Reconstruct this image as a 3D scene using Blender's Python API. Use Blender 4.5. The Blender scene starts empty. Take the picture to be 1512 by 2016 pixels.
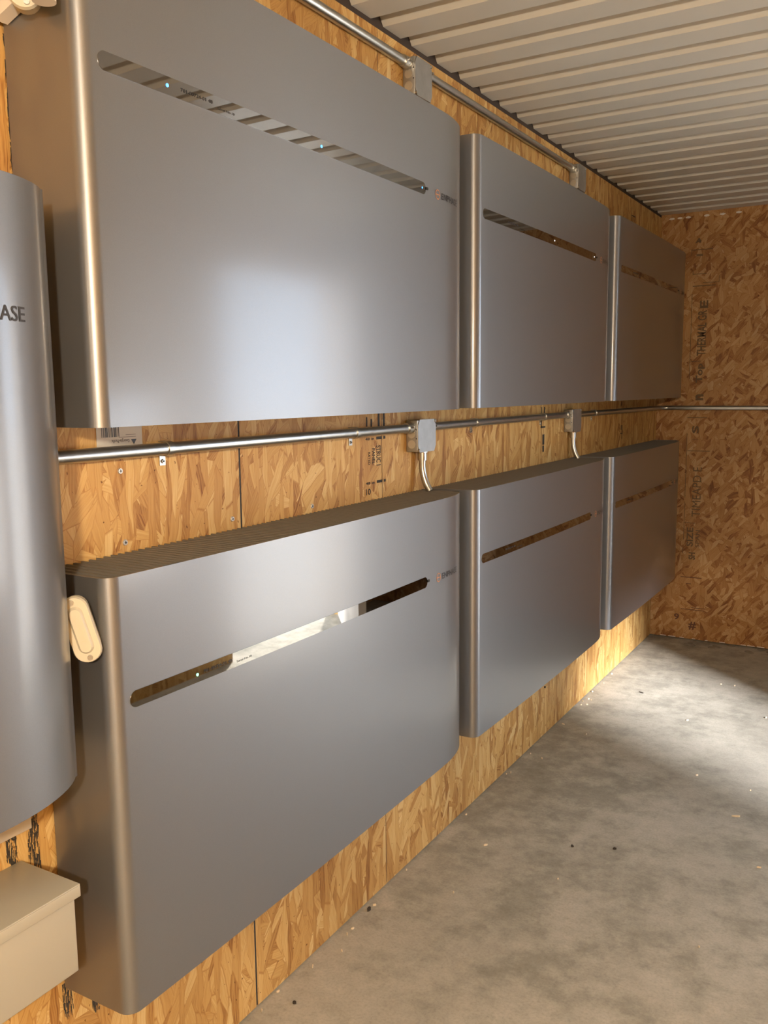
import bpy, bmesh, math, random
from mathutils import Vector, Matrix
PI = math.pi
C = bpy.context.scene.collection
S = bpy.context.scene
random.seed(7)

# ---------------------------------------------------------------- camera
cam_d = bpy.data.cameras.new('camera'); cam = bpy.data.objects.new('camera', cam_d); C.objects.link(cam)
S.camera = cam
FWD = Vector((-0.50362379, 0.85333705, -0.13482938))
RGT = Vector((0.86189141, 0.5069797, -0.01071321))
UPV = Vector((-0.05921378, 0.12160371, 0.99081091))
cam.matrix_world = Matrix(((RGT.x, UPV.x, -FWD.x, 1.091), (RGT.y, UPV.y, -FWD.y, 0.0), (RGT.z, UPV.z, -FWD.z, 1.2601), (0, 0, 0, 1)))
cam_d.sensor_fit = 'HORIZONTAL'; cam_d.sensor_width = 36.0
cam_d.lens = 1751.8 / 1512 * 36.0
cam_d.clip_start = 0.02; cam_d.clip_end = 200

# ---------------------------------------------------------------- light
S.view_settings.view_transform = 'Standard'; S.view_settings.look = 'None'
S.view_settings.gamma = 1.0; S.view_settings.use_curve_mapping = False
S.view_settings.exposure = 0.0
SKY_STRENGTH = 3.6
SUN_STRENGTH = 19.0
GLARE_STRENGTH = 16.0
LAMP_W = 165.0
world = bpy.data.worlds.new('world'); S.world = world; world.use_nodes = True
wn = world.node_tree; bg = wn.nodes['Background']
bg.inputs[0].default_value = (0.68, 0.82, 1.0, 1)
_tc = wn.nodes.new('ShaderNodeTexCoord'); _sx = wn.nodes.new('ShaderNodeSeparateXYZ'); _mr = wn.nodes.new('ShaderNodeMapRange')
wn.links.new(_tc.outputs['Generated'], _sx.inputs[0]); wn.links.new(_sx.outputs[2], _mr.inputs[0])
_mr.inputs[1].default_value = 0.0; _mr.inputs[2].default_value = 0.7      # brighter haze near the horizon
_mr.inputs[3].default_value = SKY_STRENGTH * 2.2; _mr.inputs[4].default_value = SKY_STRENGTH
wn.links.new(_mr.outputs[0], bg.inputs[1])
sd = bpy.data.lights.new('sun', 'SUN'); sun = bpy.data.objects.new('sun', sd); C.objects.link(sun)
sd.energy = SUN_STRENGTH; sd.angle = 0.02; sd.color = (1.0, 0.96, 0.9)
sun.rotation_euler = Vector((-0.16, -0.30, -0.90)).to_track_quat('-Z', 'Y').to_euler()
# second sun, low and soft, added to brighten the floor past the window
gd = bpy.data.lights.new('added_low_sun', 'SUN'); glare = bpy.data.objects.new('added_low_sun', gd); C.objects.link(glare)
gd.energy = GLARE_STRENGTH; gd.angle = math.radians(11); gd.color = (0.96, 0.96, 1.0)
glare.rotation_euler = Vector((-0.686, 0.505, -0.36)).to_track_quat('-Z', 'Y').to_euler()
# warm bulb that hangs behind the photographer
ld = bpy.data.lights.new('ceiling_bulb', 'POINT'); lamp = bpy.data.objects.new('ceiling_bulb', ld); C.objects.link(lamp)
ld.energy = LAMP_W; ld.color = (1.0, 0.82, 0.60); ld.shadow_soft_size = 0.05
lamp.location = (1.42, -0.60, 1.52)
# daylight enters by the doorway: a sampling portal for the sky, gives off no light itself
pd = bpy.data.lights.new('doorway_portal', 'AREA'); portal = bpy.data.objects.new('doorway_portal', pd); C.objects.link(portal)
pd.shape = 'RECTANGLE'; pd.size = 2.0; pd.size_y = 1.2; pd.cycles.is_portal = True
portal.location = (2.06, 3.53, 1.0); portal.rotation_euler = Vector((-1, 0, 0)).to_track_quat('-Z', 'Y').to_euler()

pd2 = bpy.data.lights.new('window_portal', 'AREA'); portal2 = bpy.data.objects.new('window_portal', pd2); C.objects.link(portal2)
pd2.shape = 'RECTANGLE'; pd2.size = 0.8; pd2.size_y = 0.86; pd2.cycles.is_portal = True
portal2.location = (2.06, 2.355, 0.875); portal2.rotation_euler = Vector((-1, 0, 0)).to_track_quat('-Z', 'Y').to_euler()

# ---------------------------------------------------------------- measures
BACK = 4.528; CEIL = 2.0723; RIGHT = 1.95; FRONT = -5.108
Y1 = 0.8441; STEP = 1.2234; CW = 1.193; CH = 0.664; CD = 0.1467
ZL = 0.3416; ZU = 1.2144
BUL = 0.0059; RL = 0.022; RR = 0.1582; RX = 0.022; RXR = 0.0487

# ---------------------------------------------------------------- materials
def M(name):
    m = bpy.data.materials.new(name); m.use_nodes = True
    return m, m.node_tree, m.node_tree.nodes['Principled BSDF']
def N(t, typ, **kw):
    n = t.nodes.new(typ)
    for k, v in kw.items(): setattr(n, k, v)
    return n
def math_(t, op, a, b=None, c=None):
    n = N(t, 'ShaderNodeMath', operation=op)
    for i, v in enumerate((a, b, c)):
        if v is None: continue
        if hasattr(v, 'links'): t.links.new(v, n.inputs[i])
        else: n.inputs[i].default_value = v
    return n.outputs[0]
def mix_(t, fac, a, b, typ='MIX'):
    n = N(t, 'ShaderNodeMix', data_type='RGBA', blend_type=typ)
    for i, v in ((0, fac), (6, a), (7, b)):
        if hasattr(v, 'links'): t.links.new(v, n.inputs[i])
        elif i == 0: n.inputs[0].default_value = v
        else: n.inputs[i].default_value = (*v, 1)
    return n.outputs[2]
def ramp_(t, fac, stops, interp='LINEAR'):
    n = N(t, 'ShaderNodeValToRGB'); n.color_ramp.interpolation = interp
    e = n.color_ramp.elements
    while len(e) < len(stops): e.new(0.5)
    for i, (p, c) in enumerate(stops): e[i].position = p; e[i].color = (*c, 1)
    t.links.new(fac, n.inputs[0]); return n.outputs[0]
def noise_(t, vec, scale, detail=3, rough=0.5, dim='3D'):
    n = N(t, 'ShaderNodeTexNoise', noise_dimensions=dim)
    n.inputs['Scale'].default_value = scale; n.inputs['Detail'].default_value = detail; n.inputs['Roughness'].default_value = rough
    t.links.new(vec, n.inputs['Vector']); return n.outputs[0]
def mapping_(t, vec, loc=(0, 0, 0), rot=(0, 0, 0), sc=(1, 1, 1)):
    n = N(t, 'ShaderNodeMapping'); n.inputs[1].default_value = loc; n.inputs[2].default_value = rot; n.inputs[3].default_value = sc
    t.links.new(vec, n.inputs[0]); return n.outputs[0]
def bump_(t, h, strength, dist, b):
    n = N(t, 'ShaderNodeBump'); n.inputs['Strength'].default_value = strength; n.inputs['Distance'].default_value = dist
    t.links.new(h, n.inputs['Height']); t.links.new(n.outputs[0], b.inputs['Normal'])

def plain(name, col, rough=0.5, metal=0.0, noise=0.0, nscale=30, emis=None, estr=0):
    m, t, b = M(name)
    b.inputs['Base Color'].default_value = (*col, 1); b.inputs['Roughness'].default_value = rough; b.inputs['Metallic'].default_value = metal
    if noise:
        g = N(t, 'ShaderNodeTexCoord')
        f = noise_(t, g.outputs['Object'], nscale, 4)
        c = mix_(t, f, tuple(x * (1 - noise) for x in col), tuple(min(1, x * (1 + noise)) for x in col))
        t.links.new(c, b.inputs['Base Color'])
        bump_(t, f, 0.15, 0.001, b)
    if emis:
        b.inputs['Emission Color'].default_value = (*emis, 1); b.inputs['Emission Strength'].default_value = estr
    return m

def osb(name, horizontal, angles, seed, tint=(1, 1, 1), size=1.0, dark=1.0, contrast=1.0):
    """oriented strand board: layers of long flat strands, each with its own tone and grain"""
    m, t, b = M(name)
    g = N(t, 'ShaderNodeNewGeometry'); sp = N(t, 'ShaderNodeSeparateXYZ'); t.links.new(g.outputs['Position'], sp.inputs[0])
    cb = N(t, 'ShaderNodeCombineXYZ')
    t.links.new(sp.outputs[horizontal], cb.inputs[0]); t.links.new(sp.outputs[2], cb.inputs[1])
    uv = cb.outputs[0]
    wob = N(t, 'ShaderNodeTexNoise', noise_dimensions='2D'); wob.inputs['Scale'].default_value = 14; wob.inputs['Detail'].default_value = 2
    t.links.new(uv, wob.inputs['Vector'])
    w2 = N(t, 'ShaderNodeVectorMath', operation='MULTIPLY_ADD'); t.links.new(wob.outputs['Color'], w2.inputs[0]); w2.inputs[1].default_value = (0.012, 0.012, 0); t.links.new(uv, w2.inputs[2])
    uvw = w2.outputs[0]
    tone = [(0.0, (0.36, 0.165, 0.06)), (0.10, (0.50, 0.265, 0.095)), (0.32, (0.62, 0.365, 0.145)), (0.65, (0.70, 0.44, 0.19)), (1.0, (0.80, 0.57, 0.30))]
    tone = [(p, tuple((a / r0) ** contrast * r0 * b_ * dark for a, b_, r0 in zip(c, tint, (0.66, 0.40, 0.17)))) for p, c in tone]
    col = None; hgt = None
    for i, (ang, ln, wd, thr) in enumerate(angles):
        mp = mapping_(t, uvw, (seed * 3.1 + i * 7.3, i * 5.7 + seed, 0), (0, 0, 0), (1, 1, 1))
        mp = mapping_(t, mp, rot=(0, 0, ang))
        ms = mapping_(t, mp, sc=(1 / (ln * size), 1 / (wd * size), 1))
        v = N(t, 'ShaderNodeTexVoronoi', voronoi_dimensions='2D', feature='F1'); v.inputs['Scale'].default_value = 1.0
        t.links.new(ms, v.inputs['Vector'])
        s3 = N(t, 'ShaderNodeSeparateColor'); t.links.new(v.outputs['Color'], s3.inputs[0])
        gr = mapping_(t, mp, sc=(12, 330, 1))
        gn = noise_(t, gr, 1.0, 3, 0.6, '2D')
        val = math_(t, 'ADD', math_(t, 'MULTIPLY', s3.outputs[0], 0.78), math_(t, 'MULTIPLY', math_(t, 'SUBTRACT', gn, 0.42), 0.75))
        c = ramp_(t, val, tone)
        # thin shadow round each strand
        ve = N(t, 'ShaderNodeTexVoronoi', voronoi_dimensions='2D', feature='DISTANCE_TO_EDGE'); ve.inputs['Scale'].default_value = 1.0
        t.links.new(ms, ve.inputs['Vector'])
        ed = math_(t, 'MINIMUM', math_(t, 'MULTIPLY', ve.outputs['Distance'], 22.0), 1.0)
        c = mix_(t, ed, tuple(x * 1.05 for x in tone[1][1]), c)
        if col is None: col = c; hgt = s3.outputs[2]
        else:
            mask = math_(t, 'GREATER_THAN', s3.outputs[1], thr)
            col = mix_(t, mask, col, c)
            hm = N(t, 'ShaderNodeMix', data_type='FLOAT'); t.links.new(mask, hm.inputs[0]); t.links.new(hgt, hm.inputs[2]); t.links.new(s3.outputs[2], hm.inputs[3])
            hgt = hm.outputs[0]
    # resin spots and dark specks
    sp1 = noise_(t, uv, 95, 2, 0.5, '2D')
    k = ramp_(t, sp1, [(0.0, (1, 1, 1)), (0.755, (1, 1, 1)), (0.80, (0.35, 0.27, 0.2))])
    col = mix_(t, 1.0, col, k, 'MULTIPLY')
    big = noise_(t, uv, 2.6, 2, 0.5, '2D')
    k2 = ramp_(t, big, [(0.3, (0.86, 0.82, 0.78)), (0.65, (1.05, 1.03, 1.0))])
    col = mix_(t, 1.0, col, k2, 'MULTIPLY')
    t.links.new(col, b.inputs['Base Color'])
    b.inputs['Roughness'].default_value = 0.55; b.inputs['Specular IOR Level'].default_value = 0.3
    bump_(t, hgt, 0.35, 0.002, b)
    return m
R_ = math.radians
LEFT_ANG = [(R_(84), .10, .020, 0), (R_(62), .085, .016, .45), (R_(103), .11, .020, .45), (R_(20), .07, .016, .78), (R_(78), .12, .024, .55), (R_(-38), .09, .022, .84), (R_(122), .08, .015, .74), (R_(90), .09, .013, .62)]
BACK_ANG = [(R_(10), .055, .016, 0), (R_(60), .06, .018, .45), (R_(110), .055, .016, .45), (R_(150), .065, .018, .5), (R_(35), .05, .014, .55), (R_(85), .07, .020, .62), (R_(130), .045, .013, .6)]
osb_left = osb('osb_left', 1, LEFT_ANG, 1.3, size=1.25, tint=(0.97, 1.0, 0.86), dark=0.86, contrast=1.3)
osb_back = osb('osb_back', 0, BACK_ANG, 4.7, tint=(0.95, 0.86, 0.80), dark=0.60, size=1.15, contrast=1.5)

def silver(name, col, rough, metal):
    m, t, b = M(name)
    g = N(t, 'ShaderNodeTexCoord')
    f = noise_(t, g.outputs['Object'], 900, 2)
    c = mix_(t, f, tuple(x * 0.93 for x in col), tuple(x * 1.07 for x in col))
    t.links.new(c, b.inputs['Base Color'])
    b.inputs['Metallic'].default_value = metal; b.inputs['Roughness'].default_value = rough
    # brushed along the horizontal, so reflections smear up and down
    b.inputs['Anisotropic'].default_value = 0.45
    b.inputs['Coat Weight'].default_value = 0.8; b.inputs['Coat Roughness'].default_value = 0.15
    tv = N(t, 'ShaderNodeCombineXYZ'); tv.inputs[2].default_value = 1.0; t.links.new(tv.outputs[0], b.inputs['Tangent'])
    return m
cover_m = silver('silver_paint', (0.232, 0.238, 0.252), 0.45, 0.76)
grille_m = plain('grille_plastic', (0.11, 0.10, 0.085), 0.55, 0.0)
plate_m = plain('bottom_plate_grey', (0.16, 0.155, 0.15), 0.5, 0.4)
gloss_m = plain('display_glass', (0.29, 0.285, 0.28), 0.02, 1.0)
ink_m = plain('dark_ink', (0.028, 0.026, 0.028), 0.5)
inkb_m = plain('stamp_ink', (0.040, 0.034, 0.028), 0.8)
inkf_m = plain('faded_stamp_ink', (0.115, 0.070, 0.034), 0.8)
inkr_m = plain('red_brown_ink', (0.11, 0.045, 0.028), 0.8)
orange_m = plain('orange_ink', (0.72, 0.28, 0.09), 0.45)
blue_led = plain('blue_led', (0.2, 0.5, 0.9), 0.3, emis=(0.03, 0.30, 1.0), estr=2.6)
green_led = plain('green_led', (0.2, 0.8, 0.5), 0.3, emis=(0.25, 1.0, 0.55), estr=2.2)
white_led = plain('white_led', (0.8, 0.8, 0.8), 0.3, emis=(0.9, 0.95, 1.0), estr=1.6)
galv_m = plain('galvanised_steel', (0.50, 0.50, 0.48), 0.30, 0.95, 0.12, 60)
box_m = plain('galvanised_box', (0.42, 0.43, 0.43), 0.42, 0.85, 0.18, 45)
knock_m = plain('knockout_zinc', (0.56, 0.56, 0.52), 0.38, 0.7)
dark_hole = plain('dark_recess', (0.02, 0.02, 0.018), 0.8)
beige_m = plain('beige_enamel', (0.40, 0.375, 0.30), 0.42, 0.0, 0.02, 20)
cream_m = plain('cream_pvc', (0.52, 0.48, 0.38), 0.38)
white_m = plain('white_pvc', (0.68, 0.63, 0.56), 0.45)
label_m = plain('paper_label', (0.62, 0.60, 0.54), 0.6)
wood_dark = plain('dark_plate', (0.045, 0.032, 0.026), 0.8)
deck_m = plain('painted_deck', (0.57, 0.565, 0.53), 0.38, 0.0, 0.03, 12)
chip_m = plain('wood_chip_pale', (0.72, 0.60, 0.42), 0.8)
dirt_m = plain('dirt', (0.05, 0.04, 0.03), 0.9)
pale_m = plain('pale_matte', (0.72, 0.68, 0.64), 0.8)
door_m = plain('door_paint', (0.62, 0.58, 0.52), 0.5)

m_, t_, b_ = M('concrete'); conc_m = m_
g_ = N(t_, 'ShaderNodeNewGeometry'); P_ = g_.outputs['Position']
n1 = noise_(t_, P_, 2.2, 6, 0.62); n2 = noise_(t_, P_, 7.5, 8, 0.72); n3 = noise_(t_, P_, 160, 3, 0.6); n4 = noise_(t_, mapping_(t_, P_, (5, 2, 0)), 1.1, 3, 0.5)
n5 = noise_(t_, mapping_(t_, P_, (9, 4, 0)), 24, 6, 0.7)
c_ = ramp_(t_, n1, [(0.30, (0.33, 0.31, 0.265)), (0.5, (0.43, 0.405, 0.345)), (0.72, (0.53, 0.50, 0.43))])
st = ramp_(t_, math_(t_, 'MULTIPLY', n2, math_(t_, 'ADD', n4, 0.5)), [(0.44, (1, 1, 1)), (0.52, (0.82, 0.83, 0.82)), (0.60, (0.60, 0.61, 0.60)), (0.75, (0.44, 0.45, 0.44))])
c_ = mix_(t_, 1.0, c_, st, 'MULTIPLY')
sp_ = ramp_(t_, n3, [(0.30, (0.80, 0.79, 0.78)), (0.5, (1, 1, 1)), (0.72, (1.10, 1.09, 1.06))])
c_ = mix_(t_, 1.0, c_, sp_, 'MULTIPLY')
c_ = mix_(t_, 0.35, c_, ramp_(t_, n5, [(0.3, (0.28, 0.265, 0.22)), (0.7, (0.54, 0.50, 0.42))]))
t_.links.new(c_, b_.inputs['Base Color']); b_.inputs['Roughness'].default_value = 0.7; b_.inputs['Specular IOR Level'].default_value = 0.25
bump_(t_, n3, 0.12, 0.001, b_)
ground_m = plain('outdoor_gravel', (0.60, 0.57, 0.52), 0.9, 0, 0.1, 8)

# ---------------------------------------------------------------- mesh helpers
def obj(name, bm, mat, parent=None, smooth=None):
    me = bpy.data.meshes.new(name); bm.normal_update(); bm.to_mesh(me); bm.free()
    for mm in (mat if isinstance(mat, (list, tuple)) else [mat]): me.materials.append(mm)
    if smooth:
        me.shade_smooth(); me.set_sharp_from_angle(angle=math.radians(smooth))
    o = bpy.data.objects.new(name, me); C.objects.link(o)
    if parent is not None: o.parent = parent
    return o
def tag(o, label, cat, group=None):
    o['label'] = label; o['category'] = cat
    if group: o['group'] = group
    return o
def thing(name, label, cat, loc, group=None):
    o = bpy.data.objects.new(name, None); C.objects.link(o); o.location = loc; o.empty_display_size = 0.05
    return tag(o, label, cat, group)
def struct(name, bm, mat, smooth=None):
    o = obj(name, bm, mat, None, smooth); o['kind'] = 'structure'; return o
def box(bm, x0, x1, y0, y1, z0, z1, mi=0, bev=0):
    vs = [bm.verts.new((x, y, z)) for x in (x0, x1) for y in (y0, y1) for z in (z0, z1)]
    fs = []
    for a in ((0, 1, 3, 2), (4, 6, 7, 5), (0, 4, 5, 1), (2, 3, 7, 6), (0, 2, 6, 4), (1, 5, 7, 3)):
        f = bm.faces.new([vs[i] for i in a]); f.material_index = mi; fs.append(f)
    if bev:
        es = list({e for f in fs for e in f.edges})
        bmesh.ops.bevel(bm, geom=es, offset=bev, segments=3, profile=0.5, affect='EDGES')
    return vs
def cyl(bm, p0, p1, r, seg=24, mi=0, r1=None):
    p0 = Vector(p0); p1 = Vector(p1); d = p1 - p0
    mat = Matrix.Translation((p0 + p1) / 2) @ d.to_track_quat('Z', 'Y').to_matrix().to_4x4()
    res = bmesh.ops.create_cone(bm, cap_ends=True, segments=seg, radius1=r, radius2=r if r1 is None else r1, depth=d.length, matrix=mat)
    for v in res['verts']:
        for f in v.link_faces: f.material_index = mi
def tube(bm, pts, r, seg=20, cap=True):
    pts = [Vector(p) for p in pts]; rings = []
    up = Vector((0, 0, 1))
    for i, p in enumerate(pts):
        d = (pts[min(i + 1, len(pts) - 1)] - pts[max(i - 1, 0)]).normalized()
        a = d.orthogonal().normalized() if i == 0 else (rings_a - d * rings_a.dot(d)).normalized()
        rings_a = a; b = d.cross(a)
        rings.append([bm.verts.new(p + (a * math.cos(2 * PI * k / seg) + b * math.sin(2 * PI * k / seg)) * r) for k in range(seg)])
    for i in range(len(rings) - 1):
        for k in range(seg):
            bm.faces.new((rings[i][k], rings[i][(k + 1) % seg], rings[i + 1][(k + 1) % seg], rings[i + 1][k]))
    if cap: bm.faces.new(rings[0][::-1]); bm.faces.new(rings[-1])
def text_mesh(s, size, bold=0.0):
    """flat lettering as (verts, faces), baseline at 0, x to the right, y up, with its width"""
    cu = bpy.data.curves.new('t', 'FONT'); cu.body = s; cu.size = size; cu.offset = bold; cu.resolution_u = 3
    o = bpy.data.objects.new('t', cu); C.objects.link(o)
    dg = bpy.context.evaluated_depsgraph_get(); me = bpy.data.meshes.new_from_object(o.evaluated_get(dg))
    vs = [tuple(v.co) for v in me.vertices]; fs = [tuple(p.vertices) for p in me.polygons]
    bpy.data.objects.remove(o); bpy.data.curves.remove(cu); bpy.data.meshes.remove(me)
    w = max(v[0] for v in vs) - min(v[0] for v in vs); x0 = min(v[0] for v in vs)
    vs = [(v[0] - x0, v[1]) for v in vs]
    h = max(v[1] for v in vs)
    return vs, fs, w, h
def text_obj(name, s, cap_h, width, fn, mat, parent=None, bold=0.0):
    """fn(u, v) puts a letter point (u along, v up, in metres) into the parent's space"""
    vs, fs, w, h = text_mesh(s, 1.0, bold)
    bm = bmesh.new()
    bv = [bm.verts.new(fn(v[0] / w * width, v[1] / h * cap_h)) for v in vs]
    for f in fs:
        try: bm.faces.new([bv[i] for i in f])
        except ValueError: pass
    return obj(name, bm, mat, parent)

# ---------------------------------------------------------------- the room
bm = bmesh.new()
seams = [FRONT, -4.038, -2.968, -1.898, -0.828, 0.242, 1.312, 2.382, 3.452, BACK]
for a, b in zip(seams[:-1], seams[1:]):
    box(bm, -0.012, 0, a + (0.0026 if a == 1.312 else 0.0012), b - (0.0026 if b == 1.312 else 0.0012), 0.004, CEIL, 0)
box(bm, -0.06, -0.0121, FRONT, BACK, -0.02, CEIL, 1)
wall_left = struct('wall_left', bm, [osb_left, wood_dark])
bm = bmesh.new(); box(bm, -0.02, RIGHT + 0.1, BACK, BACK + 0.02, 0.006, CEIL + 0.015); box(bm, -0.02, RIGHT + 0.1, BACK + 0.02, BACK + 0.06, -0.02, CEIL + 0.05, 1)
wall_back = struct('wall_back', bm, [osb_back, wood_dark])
bm = bmesh.new(); box(bm, -0.02, RIGHT + 0.1, FRONT - 0.05, FRONT, 0, CEIL + 0.05)
wall_front = struct('wall_front', bm, [osb_back])
DY0, DY1, DZ = 3.10, 4.12, 1.85
bm = bmesh.new()
WY0, WY1, WZ0, WZ1 = 1.95, 2.76, 0.50, 1.25
box(bm, RIGHT, RIGHT + 0.1, FRONT, WY0, 0, CEIL + 0.05); box(bm, RIGHT, RIGHT + 0.1, WY1, DY0, 0, CEIL + 0.05); box(bm, RIGHT, RIGHT + 0.1, WY0, WY1, 0, WZ0); box(bm, RIGHT, RIGHT + 0.1, WY0, WY1, WZ1, CEIL + 0.05); box(bm, RIGHT, RIGHT + 0.1, DY1, BACK, 0, CEIL + 0.05); box(bm, RIGHT, RIGHT + 0.1, DY0, DY1, DZ, CEIL + 0.05)
wall_right = struct('wall_right', bm, [osb_left])
bm = bmesh.new(); box(bm, -0.06, RIGHT + 0.1, FRONT, BACK + 0.06, -0.1, 0)
floor = struct('floor', bm, [conc_m])
bm = bmesh.new(); box(bm, RIGHT + 0.1, 30, -20, 30, -0.12, -0.02)
gnd = struct('floor_outside', bm, [ground_m])
bm = bmesh.new()
for k in range(40): box(bm, 3.0, 3.02, -3.2 + k * 0.15, -3.2 + k * 0.15 + 0.146, -0.02, 1.08)
struct('added_sky_blocker', bm, [wood_dark])  # unseen fence, added to hold back sky light from the window
# dark plate above the wall board
bm = bmesh.new(); box(bm, -0.06, -0.004, FRONT, BACK, CEIL + 0.0005, 2.16)
struct('trim_1', bm, [wood_dark])
# ribbed ceiling sheet
bm = bmesh.new()
prof = []; y = 1.738 - 0.1355 * 51
while y < BACK + 0.1:
    prof += [(y, 2.0862), (y + 0.081, 2.0862), (y + 0.090, 2.1085), (y + 0.1165, 2.1085)]
    y += 0.1355
prof = [p for p in prof if p[0] > FRONT - 0.02]
top = []
for (yy, zz) in prof:
    top.append([bm.verts.new((x, yy, zz)) for x in (-0.003, RIGHT + 0.1)] + [bm.verts.new((x, yy, zz + 0.0015)) for x in (-0.003, RIGHT + 0.1)])
for a, b in zip(top[:-1], top[1:]):
    bm.faces.new((a[0], b[0], b[1], a[1])); bm.faces.new((a[2], a[3], b[3], b[2])); bm.faces.new((a[0], a[2], b[2], b[0])); bm.faces.new((a[1], b[1], b[3], a[3]))
ceiling = struct('ceiling', bm, [deck_m])
bm = bmesh.new(); box(bm, -0.06, RIGHT + 0.1, FRONT, BACK + 0.06, 2.16, 2.2)
struct('ceiling_boards', bm, [wood_dark])
# the door leaf, swung into the room, its hinge on the far jamb
bm = bmesh.new(); box(bm, -0.02, 0.02, -1.02, 0, 0.01, 1.83)
leaf = struct('door_1', bm, [door_m]); leaf.location = (1.93, 4.10, 0)
leaf.rotation_euler = (0, 0, -math.atan2(0.66, 0.80))

# stamps printed on the boards
def on_left(y0, z0, rot):
    c, s = math.cos(rot), math.sin(rot)
    return lambda u, v: (0.0008, y0 + u * c - v * s, z0 + u * s + v * c)
def on_back(x0, z0, rot):
    c, s = math.cos(rot), math.sin(rot)
    return lambda u, v: (x0 + u * c - v * s, BACK - 0.0008, z0 + u * s + v * c)
def bars(name, rects, fn, mat, parent):
    bm = bmesh.new()
    for (a, b, c, d) in rects:
        bm.faces.new([bm.verts.new(fn(u, v)) for u, v in ((a, c), (b, c), (b, d), (a, d))])
    return obj(name, bm, mat, parent)
idn = lambda u, v: (0.0006, u, v)
idb = lambda u, v: (u, BACK - 0.0006, v)
bm = bmesh.new(); box(bm, -0.0035, -0.0004, 1.3094, 1.3146, 0.006, CEIL - 0.001)
obj('panel_gap', bm, plain('dark_gap', (0.03, 0.032, 0.036), 0.8), wall_left)
# faint scored lines
bars('scored_line', [(1.8395, 1.8415, 0.01, 2.07), (2.9165, 2.918, 0.01, 2.07), (3.9105, 3.912, 0.01, 2.07), (3.300, 3.3014, 0.01, 2.07)], idn, plain('pencil_line', (0.16, 0.10, 0.06), 0.9), wall_left)
# left wall stamps beside the first junction box, each turned to run down the board
text_obj('printed_stamp', 'STRUC I', 0.020, 0.048, on_left(1.815, 1.132, -PI / 2), inkb_m, wall_left, 0.02)
text_obj('printed_stamp', 'PANEL', 0.013, 0.038, on_left(1.795, 1.126, -PI / 2), inkb_m, wall_left, 0.02)
text_obj('printed_stamp', 'RATED', 0.010, 0.030, on_left(1.777, 1.118, -PI / 2), inkb_m, wall_left, 0.01)
for zz in (1.146, 1.042):
    text_obj('printed_stamp', '48 in', 0.006, 0.040, on_left(1.765, zz, 0), inkb_m, wall_left, 0.03)
    bars('printed_stamp', [(1.815, 1.842, zz, zz + 0.0065), (1.848, 1.858, zz, zz + 0.0065)], idn, inkb_m, wall_left)
bars('printed_stamp', [(1.823, 1.832, 1.168, 1.21), (1.847, 1.856, 1.168, 1.21), (1.770, 1.776, 1.178, 1.20), (1.79, 1.797, 1.172, 1.195)], idn, inkb_m, wall_left)
text_obj('printed_stamp', '10', 0.014, 0.022, on_left(1.765, 1.018, 0), inkb_m, wall_left, 0.02)
bars('printed_stamp', [(2.915, 2.922, 1.13, 1.20), (2.94, 2.95, 1.165, 1.20), (2.91, 2.955, 1.128, 1.134), (2.928, 2.948, 1.07, 1.105), (2.93, 2.945, 1.045, 1.066), (3.895, 3.905, 1.08, 1.10), (3.912, 3.92, 1.04, 1.10), (3.89, 3.925, 1.062, 1.066), (3.895, 3.905, 1.185, 1.20)], idn, inkb_m, wall_left)
bars('printed_stamp', [(3.98, 3.984, 1.965, 2.035), (4.04, 4.044, 1.93, 2.01), (3.98, 4.044, 2.0, 2.004), (4.0, 4.004, 1.96, 2.0), (4.02, 4.024, 1.95, 1.99)], idn, inkb_m, wall_left)
# left wall, in the gap beside the lowest cabinet: worn black stripes
bm = bmesh.new()
rs = random.Random(3)
for yy, w_, za, zb in ((0.762, 0.017, 0.48, 0.665), (0.798, 0.020, 0.50, 0.665), (0.845, 0.012, 1.50, 1.745), (0.842, 0.018, 0.28, 0.345), (0.897, 0.015, 0.258, 0.30)):
    for k in range(int((zb - za) * 1500)):
        wear = 0.9 if zb < 0.6 or za > 1 else min(1, 0.45 + (rs.random()))
        z = rs.uniform(za, zb); a = yy + rs.uniform(0, w_) ; h = rs.uniform(0.003, 0.020) * wear; ww = rs.uniform(0.0006, 0.0026)
        z1 = min(z + h, zb); sk = rs.uniform(-0.001, 0.001); dx = 0.0005 + k * 2e-7
        bm.faces.new([bm.verts.new((dx, p, q)) for p, q in ((a, z), (a + ww * .5, z - 0.001), (a + ww + sk, z1), (a + sk, z1 + 0.0008))])
obj('worn_stripe', bm, inkb_m, wall_left)
# back wall print column
L_ = [(0.142, 0.239, 1.9085, 1.912), (0.142, 0.1445, 1.885, 1.91), (0.151, 0.216, 1.796, 1.799), (0.151, 0.1535, 1.797, 1.815), (0.153, 0.259, 1.7395, 1.7435), (0.20, 0.272, 1.754, 1.7565), (0.272, 0.2745, 1.755, 1.785),
      (0.151, 0.1535, 1.30, 1.706), (0.156, 0.203, 1.385, 1.3875), (0.149, 0.243, 1.1128, 1.1158), (0.175, 0.205, 1.008, 1.010), (0.155, 0.261, 0.951, 0.9545), (0.150, 0.1525, 0.72, 1.04), (0.150, 0.1525, 0.51, 0.70), (0.151, 0.204, 0.594, 0.5965), (0.148, 0.151, 0.44, 0.47)]
bars('printed_lines', L_, idb, inkf_m, wall_back)
bars('printed_lines', [(0.144, 0.245, 0.319, 0.323), (0.149, 0.262, 0.155, 0.1585), (0.20, 0.267, 0.166, 0.169), (0.17, 0.195, 0.287, 0.290)], idb, inkr_m, wall_back)
text_obj('printed_stamp', '=', 0.014, 0.03, on_back(0.165, 1.876, 0), inkf_m, wall_back, 0.04)
text_obj('printed_stamp', 'E', 0.036, 0.036, on_back(0.226, 1.636, PI / 2), inkf_m, wall_back, 0.03)
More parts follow.
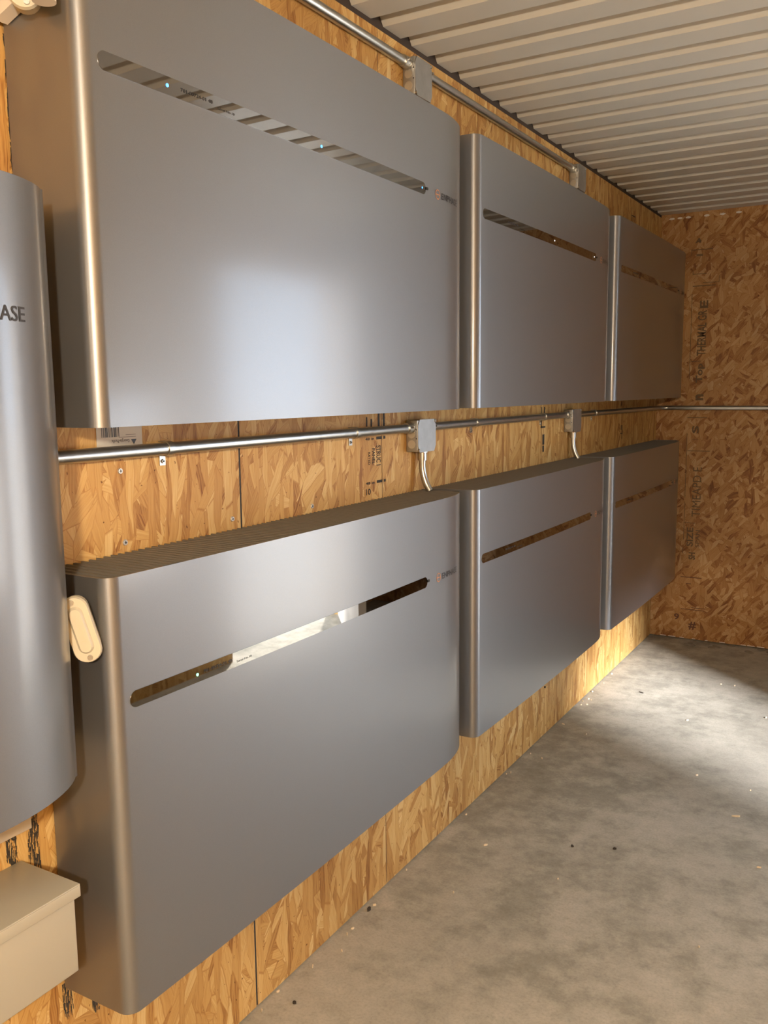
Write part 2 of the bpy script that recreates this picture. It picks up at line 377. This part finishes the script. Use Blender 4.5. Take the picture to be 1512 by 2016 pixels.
text_obj('printed_stamp', 'THERMAL GR', 0.040, 0.215, on_back(0.222, 1.412, PI / 2), inkf_m, wall_back, 0.02)
text_obj('printed_stamp', 'Top', 0.030, 0.092, on_back(0.212, 1.283, PI / 2), inkf_m, wall_back, 0.03)
text_obj('printed_stamp', 'n', 0.034, 0.030, on_back(0.218, 1.198, PI / 2), inkf_m, wall_back, 0.05)
text_obj('printed_stamp', 'S', 0.03, 0.038, on_back(0.204, 1.038, PI / 2), inkf_m, wall_back, 0.03)
text_obj('printed_stamp', 'TIMEAPD E', 0.040, 0.245, on_back(0.226, 0.628, PI / 2), inkf_m, wall_back, 0.0)
text_obj('printed_stamp', 'SIZE', 0.030, 0.095, on_back(0.196, 0.478, PI / 2), inkf_m, wall_back, 0.02)
text_obj('printed_stamp', 'SPAN', 0.020, 0.085, on_back(0.228, 0.476, PI / 2), inkf_m, wall_back, 0.0)
text_obj('printed_stamp', 'SH', 0.030, 0.036, on_back(0.208, 0.412, PI / 2), inkf_m, wall_back, 0.04)
text_obj('printed_stamp', '#', 0.036, 0.036, on_back(0.190, 0.060, 0), inkr_m, wall_back, 0.03)
text_obj('printed_stamp', '9', 0.03, 0.025, on_back(0.118, 0.10, 0), inkr_m, wall_back, 0.03)
text_obj('printed_stamp', '4', 0.022, 0.03, on_back(0.162, 1.935, 0.4), inkf_m, wall_back, 0.04)
# small pale dabs along the top of the back wall
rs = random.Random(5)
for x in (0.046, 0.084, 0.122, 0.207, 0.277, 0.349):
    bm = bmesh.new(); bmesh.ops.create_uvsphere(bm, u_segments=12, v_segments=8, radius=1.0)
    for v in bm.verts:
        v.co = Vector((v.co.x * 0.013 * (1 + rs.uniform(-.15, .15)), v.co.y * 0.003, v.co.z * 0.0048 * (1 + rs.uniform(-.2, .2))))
    o = obj('pale_dab', bm, pale_m, None, 60); o.location = (x, BACK - 0.001, 2.0645)
    tag(o, 'small pale dab on top edge of the back wall under the ribbed ceiling', 'foam', 'pale dabs along the top of the back wall')

# ---------------------------------------------------------------- battery cabinets
def bul(t, W, b): return b * (1 - ((t - W / 2) / (W / 2)) ** 2)
def outline(W, D, b, R, Rl, Rr, Rq, n=14, m=24, x_wall=0.0045):
    pts = [(x_wall, 0.0)]
    for i in range(n + 1):
        a = PI / 2 * i / n; y = Rl - Rl * math.cos(a); pts.append((D - R + R * math.sin(a) + bul(y, W, b), y))
    for i in range(1, m):
        y = Rl + (W - Rr - Rl) * i / m; pts.append((D + bul(y, W, b), y))
    for i in range(n + 1):
        a = PI / 2 * i / n; y = W - Rr + Rr * math.sin(a); pts.append((D - Rq + Rq * math.cos(a) + bul(y, W, b), y))
    pts.append((x_wall, W)); return pts
def front_x(y, W, D, b, R, Rl, Rr, Rq):
    if y < Rl: return D - R + R * math.sin(math.acos((Rl - y) / Rl)) + bul(y, W, b)
    if y > W - Rr: return D - Rq + Rq * math.cos(math.asin(min(1, (y - W + Rr) / Rr))) + bul(y, W, b)
    return D + bul(y, W, b)
def shell(bm, pts, z0, z1, th=0.002):
    n = len(pts)
    inn = []
    for i, p in enumerate(pts):
        a = Vector(pts[max(i - 1, 0)]); b = Vector(pts[min(i + 1, n - 1)]); d = (b - a).normalized()
        nx = Vector((-d.y, d.x)); nx = nx if (nx.dot(Vector((0.07, 0.6)) - Vector(p)) > 0) else -nx
        inn.append((p[0] + nx.x * th, p[1] + nx.y * th))
    O0 = [bm.verts.new((x, y, z0)) for x, y in pts]; O1 = [bm.verts.new((x, y, z1)) for x, y in pts]
    I0 = [bm.verts.new((x, y, z0)) for x, y in inn]; I1 = [bm.verts.new((x, y, z1)) for x, y in inn]
    for i in range(n - 1):
        bm.faces.new((O0[i], O0[i + 1], O1[i + 1], O1[i])); bm.faces.new((I0[i], I1[i], I1[i + 1], I0[i + 1]))
        bm.faces.new((O1[i], O1[i + 1], I1[i + 1], I1[i])); bm.faces.new((O0[i], I0[i], I0[i + 1], O0[i + 1]))
    bm.faces.new((O0[0], O1[0], I1[0], I0[0])); bm.faces.new((O0[-1], I0[-1], I1[-1], O1[-1]))
PRM = dict(W=CW, D=CD, b=BUL, R=RX, Rl=RL, Rr=RR, Rq=RXR)
def fx(y): return front_x(y, **PRM)
def inside_x(y, x):  # front of the grille just inside the cover
    return fx(y) - 0.0022
def battery(loc, label, leds, group):
    t = thing('wall_battery', label, 'battery', loc, group)
    bm = bmesh.new(); shell(bm, outline(**PRM), 0, CH); obj('cover', bm, cover_m, t, 35)
    # ribbed vent top: ridges run from the wall to the front
    bm = bmesh.new(); NR = 80; prev = None
    for i in range(NR * 4 + 1):
        y = 0.0025 + (CW - 0.005) * i / (NR * 4); ph = i % 4
        z = CH - (0.0008 if ph in (1, 2) else 0.0065)
        xf = max(0.02, fx(y) - 0.0024); xb = 0.002 + (0.0 if ph in (1, 2) else 0.004)
        cur = (bm.verts.new((xb, y, z)), bm.verts.new((xf, y, z)))
        if prev: bm.faces.new((prev[0], prev[1], cur[1], cur[0]))
        prev = cur
    obj('vent_top', bm, grille_m, t)
    bm = bmesh.new(); o_ = outline(**PRM)
    lo = [bm.verts.new((max(0.002, x - 0.0024) if i else x, min(max(y, 0.0024), CW - 0.0024), 0.006)) for i, (x, y) in enumerate(o_)]
    bm.faces.new(lo); obj('bottom_plate', bm, plate_m, t)
    # long glossy display strip with round ends, following the front
    s0, s1, zc, hh = 0.030, 0.942, CH - 0.1835, 0.0125
    bm = bmesh.new(); cols = []
    NS = 60
    ys = [s0 + hh * (1 - math.cos(PI / 2 * k / 8)) for k in range(8)] + [s0 + hh + (s1 - s0 - 2 * hh) * k / NS for k in range(NS + 1)] + [s1 - hh * (1 - math.cos(PI / 2 * k / 8)) for k in range(7, -1, -1)]
    for y in ys:
        e = min(y - s0, s1 - y); h = hh if e >= hh else math.sqrt(max(0.0, hh * hh - (hh - e) ** 2))
        h = max(h, 0.0004)
        cols.append([bm.verts.new((fx(y) + 0.0009, y, zc - h)), bm.verts.new((fx(y) + 0.0009, y, zc + h)), bm.verts.new((fx(y) - 0.001, y, zc + h)), bm.verts.new((fx(y) - 0.001, y, zc - h))])
    for a, b in zip(cols[:-1], cols[1:]):
        for k in range(4): bm.faces.new((a[k], b[k], b[(k + 1) % 4], a[(k + 1) % 4]))
    bm.faces.new(cols[0]); bm.faces.new(cols[-1][::-1])
    st = obj('display_strip', bm, gloss_m, t, 30)
    for (yy, mm, dz, r) in leds:
        bm = bmesh.new(); x = fx(yy) + 0.0009; cyl(bm, (x, yy, zc + dz), (x + 0.0008, yy, zc + dz), r, 14)
        obj('indicator_light', bm, mm, st)
    X = lambda y0, z0, dx=0.0013: (lambda u, v: (fx(y0 + u) + dx, y0 + u, z0 + v))
    text_obj('serial_print', '701-00724-01 48', 0.0048, 0.068, X(0.182, zc - 0.001), ink_m if leds and leds[0][1] is not white_led else ink_m, st, 0.01)
    text_obj('serial_print', 'Serial No.10', 0.0034, 0.038, X(0.262, zc - 0.006), ink_m, st)
    bm = bmesh.new(); y = s1 + 0.004; box(bm, fx(y) - 0.001, fx(y) + 0.003, y - 0.004, y + 0.004, zc - 0.001, zc + 0.004); obj('side_sensor', bm, dark_hole, t)
    # emblem: open ring with a bar, then the wordmark, both following the curved end
    bm = bmesh.new(); yc, r0, r1 = 1.001, 0.0108, 0.0092; prev = None
    for k in range(41):
        a = -0.42 * PI / 2 + k / 40 * (2 * PI - 0.10)
        pr = [(yc + r * math.cos(a) * 0.98, zc - 0.001 + r * math.sin(a)) for r in (r0, r1)]
        cur = [bm.verts.new((fx(yy) + 0.0007, yy, zz)) for yy, zz in pr]
        if prev: bm.faces.new((prev[0], cur[0], cur[1], prev[1]))
        prev = cur
    q = [bm.verts.new((fx(yy) + 0.0007, yy, zz)) for yy, zz in ((yc - r0, zc - 0.0018), (yc + r0, zc - 0.0018), (yc + r0, zc - 0.0002), (yc - r0, zc - 0.0002))]
    bm.faces.new(q); obj('logo_mark', bm, orange_m, t)
    text_obj('logo_lettering', 'ENPHASE', 0.0138, 0.094, X(1.020, zc - 0.008, 0.0008), ink_m, t, 0.016)
    return t
UP = [(0.155, blue_led, 0.0, 0.0026), (0.538, blue_led, 0.0, 0.0026), (0.925, blue_led, 0.0, 0.0020)]
W2 = [(0.531, white_led, 0.0, 0.0020), (0.920, white_led, 0.0, 0.0020)]
GR = [(0.168, green_led, 0.0, 0.0024)]
G1, G2 = 'silver battery cabinets in the upper row', 'silver battery cabinets in the lower row'
YS = [Y1 + i * STEP for i in range(3)]
battery((0, YS[0], ZU), 'nearest upper silver battery cabinet with three blue lights in its glossy strip', UP, G1)
battery((0, YS[1], ZU), 'middle upper silver battery cabinet with two tiny white lights in its dark strip', W2, G1)
battery((0, YS[2], ZU), 'farthest upper silver battery cabinet next to the back corner under the ceiling', [], G1)
battery((0, YS[0], ZL), 'nearest lower silver battery cabinet with green light and white reflection in its strip', GR, G2)
battery((0, YS[1], ZL), 'middle lower silver battery cabinet below the second junction box', [], G2)
battery((0, YS[2], ZL), 'farthest lower silver battery cabinet by the back corner near the floor', [], G2)

# ---------------------------------------------------------------- the tall control cabinet at the left edge
PC = dict(W=0.545, D=0.185, b=0.004, R=0.085, Rl=0.05, Rr=0.17, Rq=0.085)
cy0, cz0, cz1 = 0.252, 0.744, 1.514
t = thing('control_cabinet', 'tall silver control cabinet at the left edge, its wordmark ending in ASE', 'cabinet', (0, cy0, cz0))
bm = bmesh.new(); shell(bm, outline(**PC), 0, cz1 - cz0, 0.002); obj('cover', bm, cover_m, t, 35)
bm = bmesh.new(); o_ = outline(**PC)
bm.faces.new([bm.verts.new((x - 0.002, min(max(y, 0.002), PC['W'] - 0.002), 0.008)) for x, y in o_]); obj('bottom_plate', bm, plate_m, t)
bm = bmesh.new(); bm.faces.new([bm.verts.new((x - 0.002, min(max(y, 0.002), PC['W'] - 0.002), cz1 - cz0 - 0.004)) for x, y in o_]); obj('vent_top', bm, grille_m, t)
text_obj('logo_lettering', 'ENPHASE', 0.0175, 0.104, lambda u, v: (front_x(0.464 - 0.104 + u, **PC) + 0.0006, 0.464 - 0.104 + u, 1.346 - cz0 + v), ink_m, t, 0.008)
bm = bmesh.new(); box(bm, 0.0003, 0.0036, 0.35, 0.805, 0.623, 0.80, bev=0.001)
tag(obj('mounting_panel', bm, white_m, None, 30), 'white panel on the wall showing as a strip under the tall control cabinet', 'panel')

# beige trough under it
bx0, bx1, by0, by1, bz0, bz1 = 0.0005, 0.121, 0.20, 0.779, 0.450, 0.580
t = thing('wiring_trough', 'beige metal wiring trough with overlapping lid at bottom left beside the lowest battery', 'electrical box', (0, by0, bz0))
bm = bmesh.new(); box(bm, bx0, bx1, 0, by1 - by0, 0, bz1 - bz0 - 0.002, bev=0.002); obj('body', bm, beige_m, t, 30)
bm = bmesh.new(); box(bm, bx0, bx1 + 0.006, -0.004, by1 - by0 + 0.006, bz1 - bz0 - 0.002, bz1 - bz0 + 0.001, bev=0.0012)
box(bm, bx1 + 0.0025, bx1 + 0.006, -0.004, by1 - by0 + 0.006, bz1 - bz0 - 0.018, bz1 - bz0 - 0.0015, bev=0.001)
obj('lid', bm, beige_m, t, 30)
bm = bmesh.new(); box(bm, 0.075, 0.083, 0.46, 0.463, bz1 - bz0 + 0.001, bz1 - bz0 + 0.0018); obj('scratch', bm, ink_m, t)

# ---------------------------------------------------------------- conduit bodies on the cabinet sides
def stadium(bm, hw, hl, y0, y1, n=12, taper=0.0):
    def ring(y, s):
        pts = []
        for k in range(n + 1):
            a = PI * k / n; pts.append(((hw - s) * math.cos(a), y, (hl - hw) + (hw - s) * math.sin(a)))
        for k in range(n + 1):
            a = PI + PI * k / n; pts.append(((hw - s) * math.cos(a), y, -(hl - hw) + (hw - s) * math.sin(a)))
        return [bm.verts.new(p) for p in pts]
    A = ring(y0, taper); B = ring(y1, 0); n_ = len(A)
    for i in range(n_): bm.faces.new((A[i], A[(i + 1) % n_], B[(i + 1) % n_], B[i]))
    bm.faces.new(A[::-1]); bm.faces.new(B)
def conduit_body(loc, tilt, label, s=1.0):
    t = thing('conduit_fitting', label, 'conduit fitting', loc, 'cream conduit bodies on the near cabinet sides')
    t.rotation_euler = (0, tilt, R_(44)); t.scale = (s, s, s)
    bm = bmesh.new(); stadium(bm, 0.020, 0.052, 0.004, 0.032); cyl(bm, (0.004, 0.030, -0.022), (0.004, 0.0425, -0.022), 0.016, 28); obj('body', bm, cream_m, t, 35)
    bm = bmesh.new(); stadium(bm, 0.0225, 0.056, 0.0, 0.005, taper=0.002); cv = obj('cover_plate', bm, cream_m, t, 35)
    bm = bmesh.new(); stadium(bm, 0.0125, 0.040, -0.006, 0.0005, taper=0.004)
    rp = obj('raised_panel', bm, cream_m, cv, 50)
    for zz in (-0.047, 0.047):
        bm = bmesh.new(); cyl(bm, (0, -0.0028, zz), (0, 0.001, zz), 0.0042, 16, r1=0.0046); obj('screw', bm, galv_m, cv, 30)
    text_obj('embossed_print', 'CONDUIT', 0.007, 0.042, lambda u, v: (-0.003 + v, -0.0064, 0.022 - u), plain('embossed_shade', (0.55, 0.48, 0.35), 0.5), cv, 0.01)
    return t
conduit_body((0.130, 0.8085, 0.940), R_(-15), 'cream conduit body leaning on the side of the nearest lower battery', 0.86)
conduit_body((0.092, 0.7995, 1.792), R_(-15), 'cream conduit body at the top left corner beside the nearest upper battery', 0.9)
bm = bmesh.new(); cyl(bm, (0.138, 0.802, 1.752), (0.138, 0.802, 1.86), 0.0115, 24); cyl(bm, (0.138, 0.802, 1.741), (0.138, 0.802, 1.775), 0.0145, 24)
tag(obj('pipe_stub', bm, white_m, None, 40), 'short white round pipe end beside the conduit body at top left', 'pipe')
bm = bmesh.new(); vs = [(0.016, 1.752), (0.062, 1.768), (0.062, 1.87), (0.016, 1.87)]
A = [bm.verts.new((x, 0.842, z)) for x, z in vs]; B = [bm.verts.new((x, 0.822, z)) for x, z in vs]
bm.faces.new(A); bm.faces.new(B[::-1])
for i in range(4): bm.faces.new((A[i], B[i], B[(i + 1) % 4], A[(i + 1) % 4]))
tag(obj('wall_block', bm, white_m), 'white block wedged behind the conduit body at top left', 'block')

# ---------------------------------------------------------------- steel conduit
def arc(c, a0, a1, r, f, n=12): return [f(c[0] + r * math.cos(a0 + (a1 - a0) * k / n), c[1] + r * math.sin(a0 + (a1 - a0) * k / n)) for k in range(n + 1)]
CX, CZ, CZU, CR = 0.0145, 1.1670, 2.0285, 0.0108
def conduit(pts, label, r=CR, group='galvanised conduit lengths'):
    bm = bmesh.new(); tube(bm, pts, r, 24)
    return tag(obj('steel_conduit', bm, galv_m, None, 40), label, 'conduit', group)
JB = [(1.961, 2.055, 1.107, 1.187), (3.148, 3.240, 1.104, 1.186)]
JU = [(1.957, 2.040, 1.957, 2.043), (3.160, 3.241, 1.960, 2.044)]
conduit([(CX, 0.845, 1.168), (CX, JB[0][0], CZ)], 'nearest length of galvanised conduit between the rows, ending at the first junction box')
conduit([(CX, JB[0][1], CZ), (CX, JB[1][0], CZ)], 'middle length of galvanised conduit between the two lower junction boxes')
bend = arc((0.0145 + 0.05, BACK - 0.0145 - 0.05), PI, PI / 2, 0.05, lambda a, b: (a, b, 1.1625))
conduit([(CX, JB[1][1], 1.165)] + bend + [(RIGHT - 0.02, BACK - 0.0145, 1.161)], 'long galvanised conduit bending round the corner and running along the back wall')
conduit([(CX, -0.6, 2.026), (CX, JU[0][0], CZU)], 'upper conduit under the ceiling leading to the nearest upper junction box')
conduit([(CX, JU[0][1], CZU), (CX, JU[1][0], CZU)], 'upper conduit under the ceiling between the two upper junction boxes')
def strap(y, z, down, label):
    t = thing('conduit_strap', label, 'strap', (0, y, z), 'one hole conduit straps')
    bm = bmesh.new()
    n = 16; R0 = CR + 0.0004; R1 = CR + 0.0020; w = 0.0065; rings = []
    for k in range(n + 1):
        a = -PI / 2 + PI * k / n
        rings.append([bm.verts.new((CX + r * math.cos(a), yy, r * math.sin(a))) for r, yy in ((R0, -w), (R1, -w), (R1, w), (R0, w))])
    for a, b in zip(rings[:-1], rings[1:]):
        for k in range(4): bm.faces.new((a[k], b[k], b[(k + 1) % 4], a[(k + 1) % 4]))
    box(bm, 0.0003, CX, -w, w, R0, R1); box(bm, 0.0003, 0.0022, -w, w, -R1 - 0.016, -R0 - 0.0005) if down else None
    box(bm, 0.0003, CX, -w, w, -R1, -R0)
    obj('band', bm, galv_m, t, 40)
    if down:
        bm = bmesh.new(); cyl(bm, (0.002, 0, -CR - 0.011), (0.0048, 0, -CR - 0.011), 0.004, 12, r1=0.003); obj('screw', bm, galv_m, t, 30)
        bm = bmesh.new(); cyl(bm, (0.0046, 0, -CR - 0.011), (0.0052, 0, -CR - 0.011), 0.0018, 8); obj('screw_recess', bm, dark_hole, t)
strap(1.108, 1.1679, True, 'conduit strap nearest the camera, right of the paper sticker')
strap(1.700, 1.1672, True, 'conduit strap just left of the first lower junction box')
strap(2.345, CZ, True, 'conduit strap just right of the first lower junction box')
strap(2.905, CZ, True, 'conduit strap left of the second lower junction box')
strap(3.470, 1.165, True, 'conduit strap right of the second lower junction box')
def junction_box(y0, y1, z0, z1, label, stub=True):
    D = 0.0335; w, h = y1 - y0, z1 - z0
    t = thing('junction_box', label, 'junction box', (0, y0, z0), 'galvanised junction boxes')
    bm = bmesh.new(); box(bm, 0.0006, D, 0, w, 0, h, bev=0.002)
    obj('body', bm, box_m, t, 30)
    for zz in (0.24, 0.56):
        bm = bmesh.new(); cyl(bm, (0.0165, -0.0006, h * zz), (0.0165, 0.001, h * zz), 0.0105, 20)
        obj('knockout', bm, knock_m, t, 30)
    for zz in (0.42, 0.70):
        bm = bmesh.new(); cyl(bm, (0.030, -0.0008, h * zz), (0.030, 0.001, h * zz), 0.0016, 8); obj('screw_hole', bm, dark_hole, t)
    bm = bmesh.new(); c = 0.014  # cover plate with clipped corners
    pts = [(c * .6, -0.001), (w - c * .6, -0.001), (w + 0.001, c), (w + 0.001, h - c), (w - c * .6, h + 0.001), (c * .6, h + 0.001), (-0.001, h - c), (-0.001, c)]
    A = [bm.verts.new((D, y, z)) for y, z in pts]; B = [bm.verts.new((D + 0.0022, y, z)) for y, z in pts]
    bm.faces.new(A[::-1]); bm.faces.new(B)
    for i in range(8): bm.faces.new((A[i], A[(i + 1) % 8], B[(i + 1) % 8], B[i]))
    cp = obj('cover_plate', bm, box_m, t)
    for yy, zz in ((0.004, 0.004), (w - 0.004, h - 0.004)):
        bm = bmesh.new(); cyl(bm, (D - 0.002, yy, zz), (D + 0.0045, yy, zz), 0.0038, 12); obj('screw', bm, galv_m, cp, 30)
    for s in ((-1, 1) if stub else (-1,)):
        bm = bmesh.new(); ye = 0 if s < 0 else w; zc = (CZ if z0 < 1.5 else CZU) - z0
        if s > 0 and z0 > 1.5 and y0 > 3: continue
        cyl(bm, (CX, ye, zc), (CX, ye + s * 0.026, zc), CR + 0.0028, 20); cyl(bm, (CX, ye, zc), (CX, ye + s * 0.005, zc), CR + 0.0048, 8)
        cyl(bm, (CX + 0.008, ye + s * 0.016, zc + 0.002), (CX + 0.0185, ye + s * 0.016, zc + 0.002), 0.0028, 8)
        obj('connector', bm, galv_m, t, 40)
    return t
junction_box(*JB[0], 'grey junction box between the rows, nearer one, above the joint of first two lower batteries')
junction_box(*JB[1], 'grey junction box between the rows, farther one, nearer the back wall')
junction_box(*JU[0], 'grey junction box under the ceiling above the nearest upper battery')
junction_box(*JU[1], 'grey junction box under the ceiling above the middle upper battery')
def drop(y, z0, label):
    t = thing('bent_conduit', label, 'conduit', (0, y, z0), 'bent conduit drops from the lower junction boxes')
    ztop = 0.0; zend = 1.0045 - z0; x0 = 0.019
    zs = -0.034
    Rb = 0.115; pts = [(x0, 0, 0), (x0, 0, zs * .5)]
    dz = zs - zend; a1 = math.asin(min(0.95, dz / Rb))
    for k in range(13):
        a = a1 * k / 12; pts.append((x0 + Rb * (1 - math.cos(a)), 0, zs - Rb * math.sin(a)))
    bm = bmesh.new(); tube(bm, pts, 0.0088, 22); obj('pipe', bm, galv_m, t, 40)
    bm = bmesh.new(); cyl(bm, (x0, 0, -0.024), (x0, 0, 0), 0.0118, 20); cyl(bm, (x0, 0, -0.004), (x0, 0, 0), 0.0145, 8)
    cyl(bm, (x0, 0.008, -0.014), (x0, 0.021, -0.014), 0.0028, 8); obj('connector', bm, galv_m, t, 40)
drop(2.012, JB[0][2], 'bent steel pipe dropping from the nearer lower junction box into the lower battery')
drop(3.200, JB[1][2], 'bent steel pipe dropping from the farther lower junction box into the lower battery')

# sticker on the wall behind the conduit, printed upside down
t = thing('paper_sticker', 'white paper sticker printed upside down with barcode on the board above the conduit', 'sticker', (0, 0.969, 1.176))
bm = bmesh.new(); box(bm, 0.0003, 0.0009, 0, 0.096, 0, 0.062); obj('paper', bm, label_m, t)
bm = bmesh.new(); rs = random.Random(9); u = 0.010
while u < 0.046:
    w_ = rs.choice((0.0008, 0.0015, 0.0025)); bm.faces.new([bm.verts.new((0.0012, a, b)) for a, b in ((u, 0.016), (u + w_, 0.016), (u + w_, 0.05), (u, 0.05))]); u += w_ + rs.choice((0.0008, 0.0014, 0.002))
obj('barcode', bm, ink_m, t)
text_obj('sticker_print', 'Georgia-Pacific', 0.0052, 0.038, lambda u, v: (0.0012, 0.068 - u, 0.0115 - v), ink_m, t, 0.01)
bm = bmesh.new(); bm.faces.new([bm.verts.new((0.0012, a, b)) for a, b in ((0.071, 0.011), (0.083, 0.011), (0.077, 0.002))]); obj('sticker_emblem', bm, ink_m, t)
bars('sticker_print', [(0.045, 0.082, 0.0145, 0.0155), (0.06, 0.082, 0.018, 0.019)], lambda u, v: (0.0012, u, v), plain('small_print', (0.28, 0.26, 0.24), 0.7), t)

# screws driven into the board
for (y, z, lab) in ((1.017, 1.020, 'small screw in the board above the nearest lower battery, left of the seam'), (1.285, 1.024, 'small screw in the board just left of the dark vertical seam'), (1.546, 1.018, 'small screw in the board midway between the dark seam and the printed stamps'), (1.014, 1.137, 'small screw in a knot under the nearest stretch of conduit')):
    t = thing('board_screw', lab, 'screw', (0, y, z), 'screws in the left board wall')
    bm = bmesh.new(); cyl(bm, (0.0002, 0, 0), (0.0022, 0, 0), 0.0052, 16, r1=0.0042); obj('head', bm, plain('zinc_screw', (0.55, 0.53, 0.48), 0.4, 0.6), t, 30)
    bm = bmesh.new(); box(bm, 0.0021, 0.0025, -0.0026, 0.0026, -0.0006, 0.0006); box(bm, 0.0021, 0.0025, -0.0006, 0.0006, -0.0026, 0.0026); obj('recess', bm, dark_hole, t)
bm = bmesh.new(); cyl(bm, (0.0002, 0, 0), (0.004, 0, 0), 0.004, 10); o = obj('board_screw', bm, dark_hole, None, 30); o.location = (2.985 * 0, 2.985, 0.185)
tag(o, 'dark bolt head in the board just under the middle lower battery', 'screw')

# ---------------------------------------------------------------- litter on the floor
def chip(x, y, sx, sy, a, mat, label, cat, group, name):
    bm = bmesh.new(); rs_ = random.Random(int(x * 1000 + y * 77))
    n = 7; top = []; bot = []
    for k in range(n):
        an = 2 * PI * k / n; r = rs_.uniform(0.7, 1.1)
        top.append(bm.verts.new((sx * r * math.cos(an), sy * r * math.sin(an), 0.0032 + rs_.uniform(0, 0.002)))); bot.append(bm.verts.new((sx * r * math.cos(an), sy * r * math.sin(an), 0.0)))
    bm.faces.new(top); bm.faces.new(bot[::-1])
    for k in range(n): bm.faces.new((bot[k], bot[(k + 1) % n], top[(k + 1) % n], top[k]))
    o = obj(name, bm, mat); o.location = (x, y, 0.0003); o.rotation_euler = (0, 0, a); tag(o, label, cat, group)
chip(0.717, 2.667, 0.014, 0.004, 0.3, chip_m, 'largest pale wood splinter lying on the concrete at the right', 'wood splinter', None, 'wood_splinter')
chip(0.190, 3.621, 0.010, 0.002, -0.3, dirt_m, 'thin dark twig on the bright floor near the far lower batteries', 'twig', None, 'twig')
chip(0.458, 2.305, 0.006, 0.003, 0.5, dirt_m, 'dark dirt crumb in the middle of the floor, right one of two', 'dirt crumb', 'dark crumbs on the concrete', 'dirt_crumb')
chip(0.352, 2.261, 0.004, 0.004, 0.1, dirt_m, 'dark dirt crumb in the middle of the floor, left one of two', 'dirt crumb', 'dark crumbs on the concrete', 'dirt_crumb')
chip(0.018, 1.725, 0.005, 0.010, 0.2, dirt_m, 'dark bark sliver at the foot of the wall under the nearest battery', 'dirt crumb', 'dark crumbs on the concrete', 'dirt_crumb')
chip(0.059, 1.360, 0.005, 0.004, 0.2, dirt_m, 'dark dirt crumb nearest the camera close to the wall', 'dirt crumb', 'dark crumbs on the concrete', 'dirt_crumb')
chip(0.14, 2.15, 0.008, 0.0025, 1.0, chip_m, 'small pale wood chip on the concrete left of the two dark crumbs', 'wood chip', 'pale wood chips', 'wood_chip')
rs = random.Random(21)
for k in range(34):
    y = rs.uniform(1.3, 4.0); x = rs.uniform(0.006, 0.028) if k < 18 else rs.uniform(0.03, 0.85)
    chip(x, y, rs.uniform(0.002, 0.006), rs.uniform(0.0012, 0.0022), rs.uniform(0, 3), chip_m, 'tiny pale wood chip lying on the concrete floor', 'wood chip', 'pale wood chips', 'wood_chip')
# old mortar crumbs against the back wall
bm = bmesh.new(); rs = random.Random(4)
for k in range(26):
    cx = rs.uniform(0.20, 0.62); cyy = BACK - rs.uniform(0.004, 0.10); r = rs.uniform(0.004, 0.016)
    res = bmesh.ops.create_icosphere(bm, subdivisions=1, radius=r)
    for v in res['verts']: v.co = Vector((cx + v.co.x * rs.uniform(1, 2), cyy + v.co.y, max(0.0004, 0.001 + v.co.z * 0.45)))
o = tag(obj('mortar_crumbs', bm, plain('mortar', (0.22, 0.19, 0.15), 0.9, 0, 0.3, 60), None, 50), 'low heap of grey mortar crumbs on the floor against the back wall', 'debris'); o['kind'] = 'stuff'
rs = random.Random(8)
bm = bmesh.new(); x = 0.03
while x < 1.2:
    w_ = rs.uniform(0.01, 0.035)
    if rs.random() < 0.6: box(bm, x, x + w_, BACK - 0.0015, BACK + 0.001, 0.0075, 0.0105)
    x += w_ + rs.uniform(0.005, 0.03)
obj('frayed_edge', bm, pale_m, wall_back)
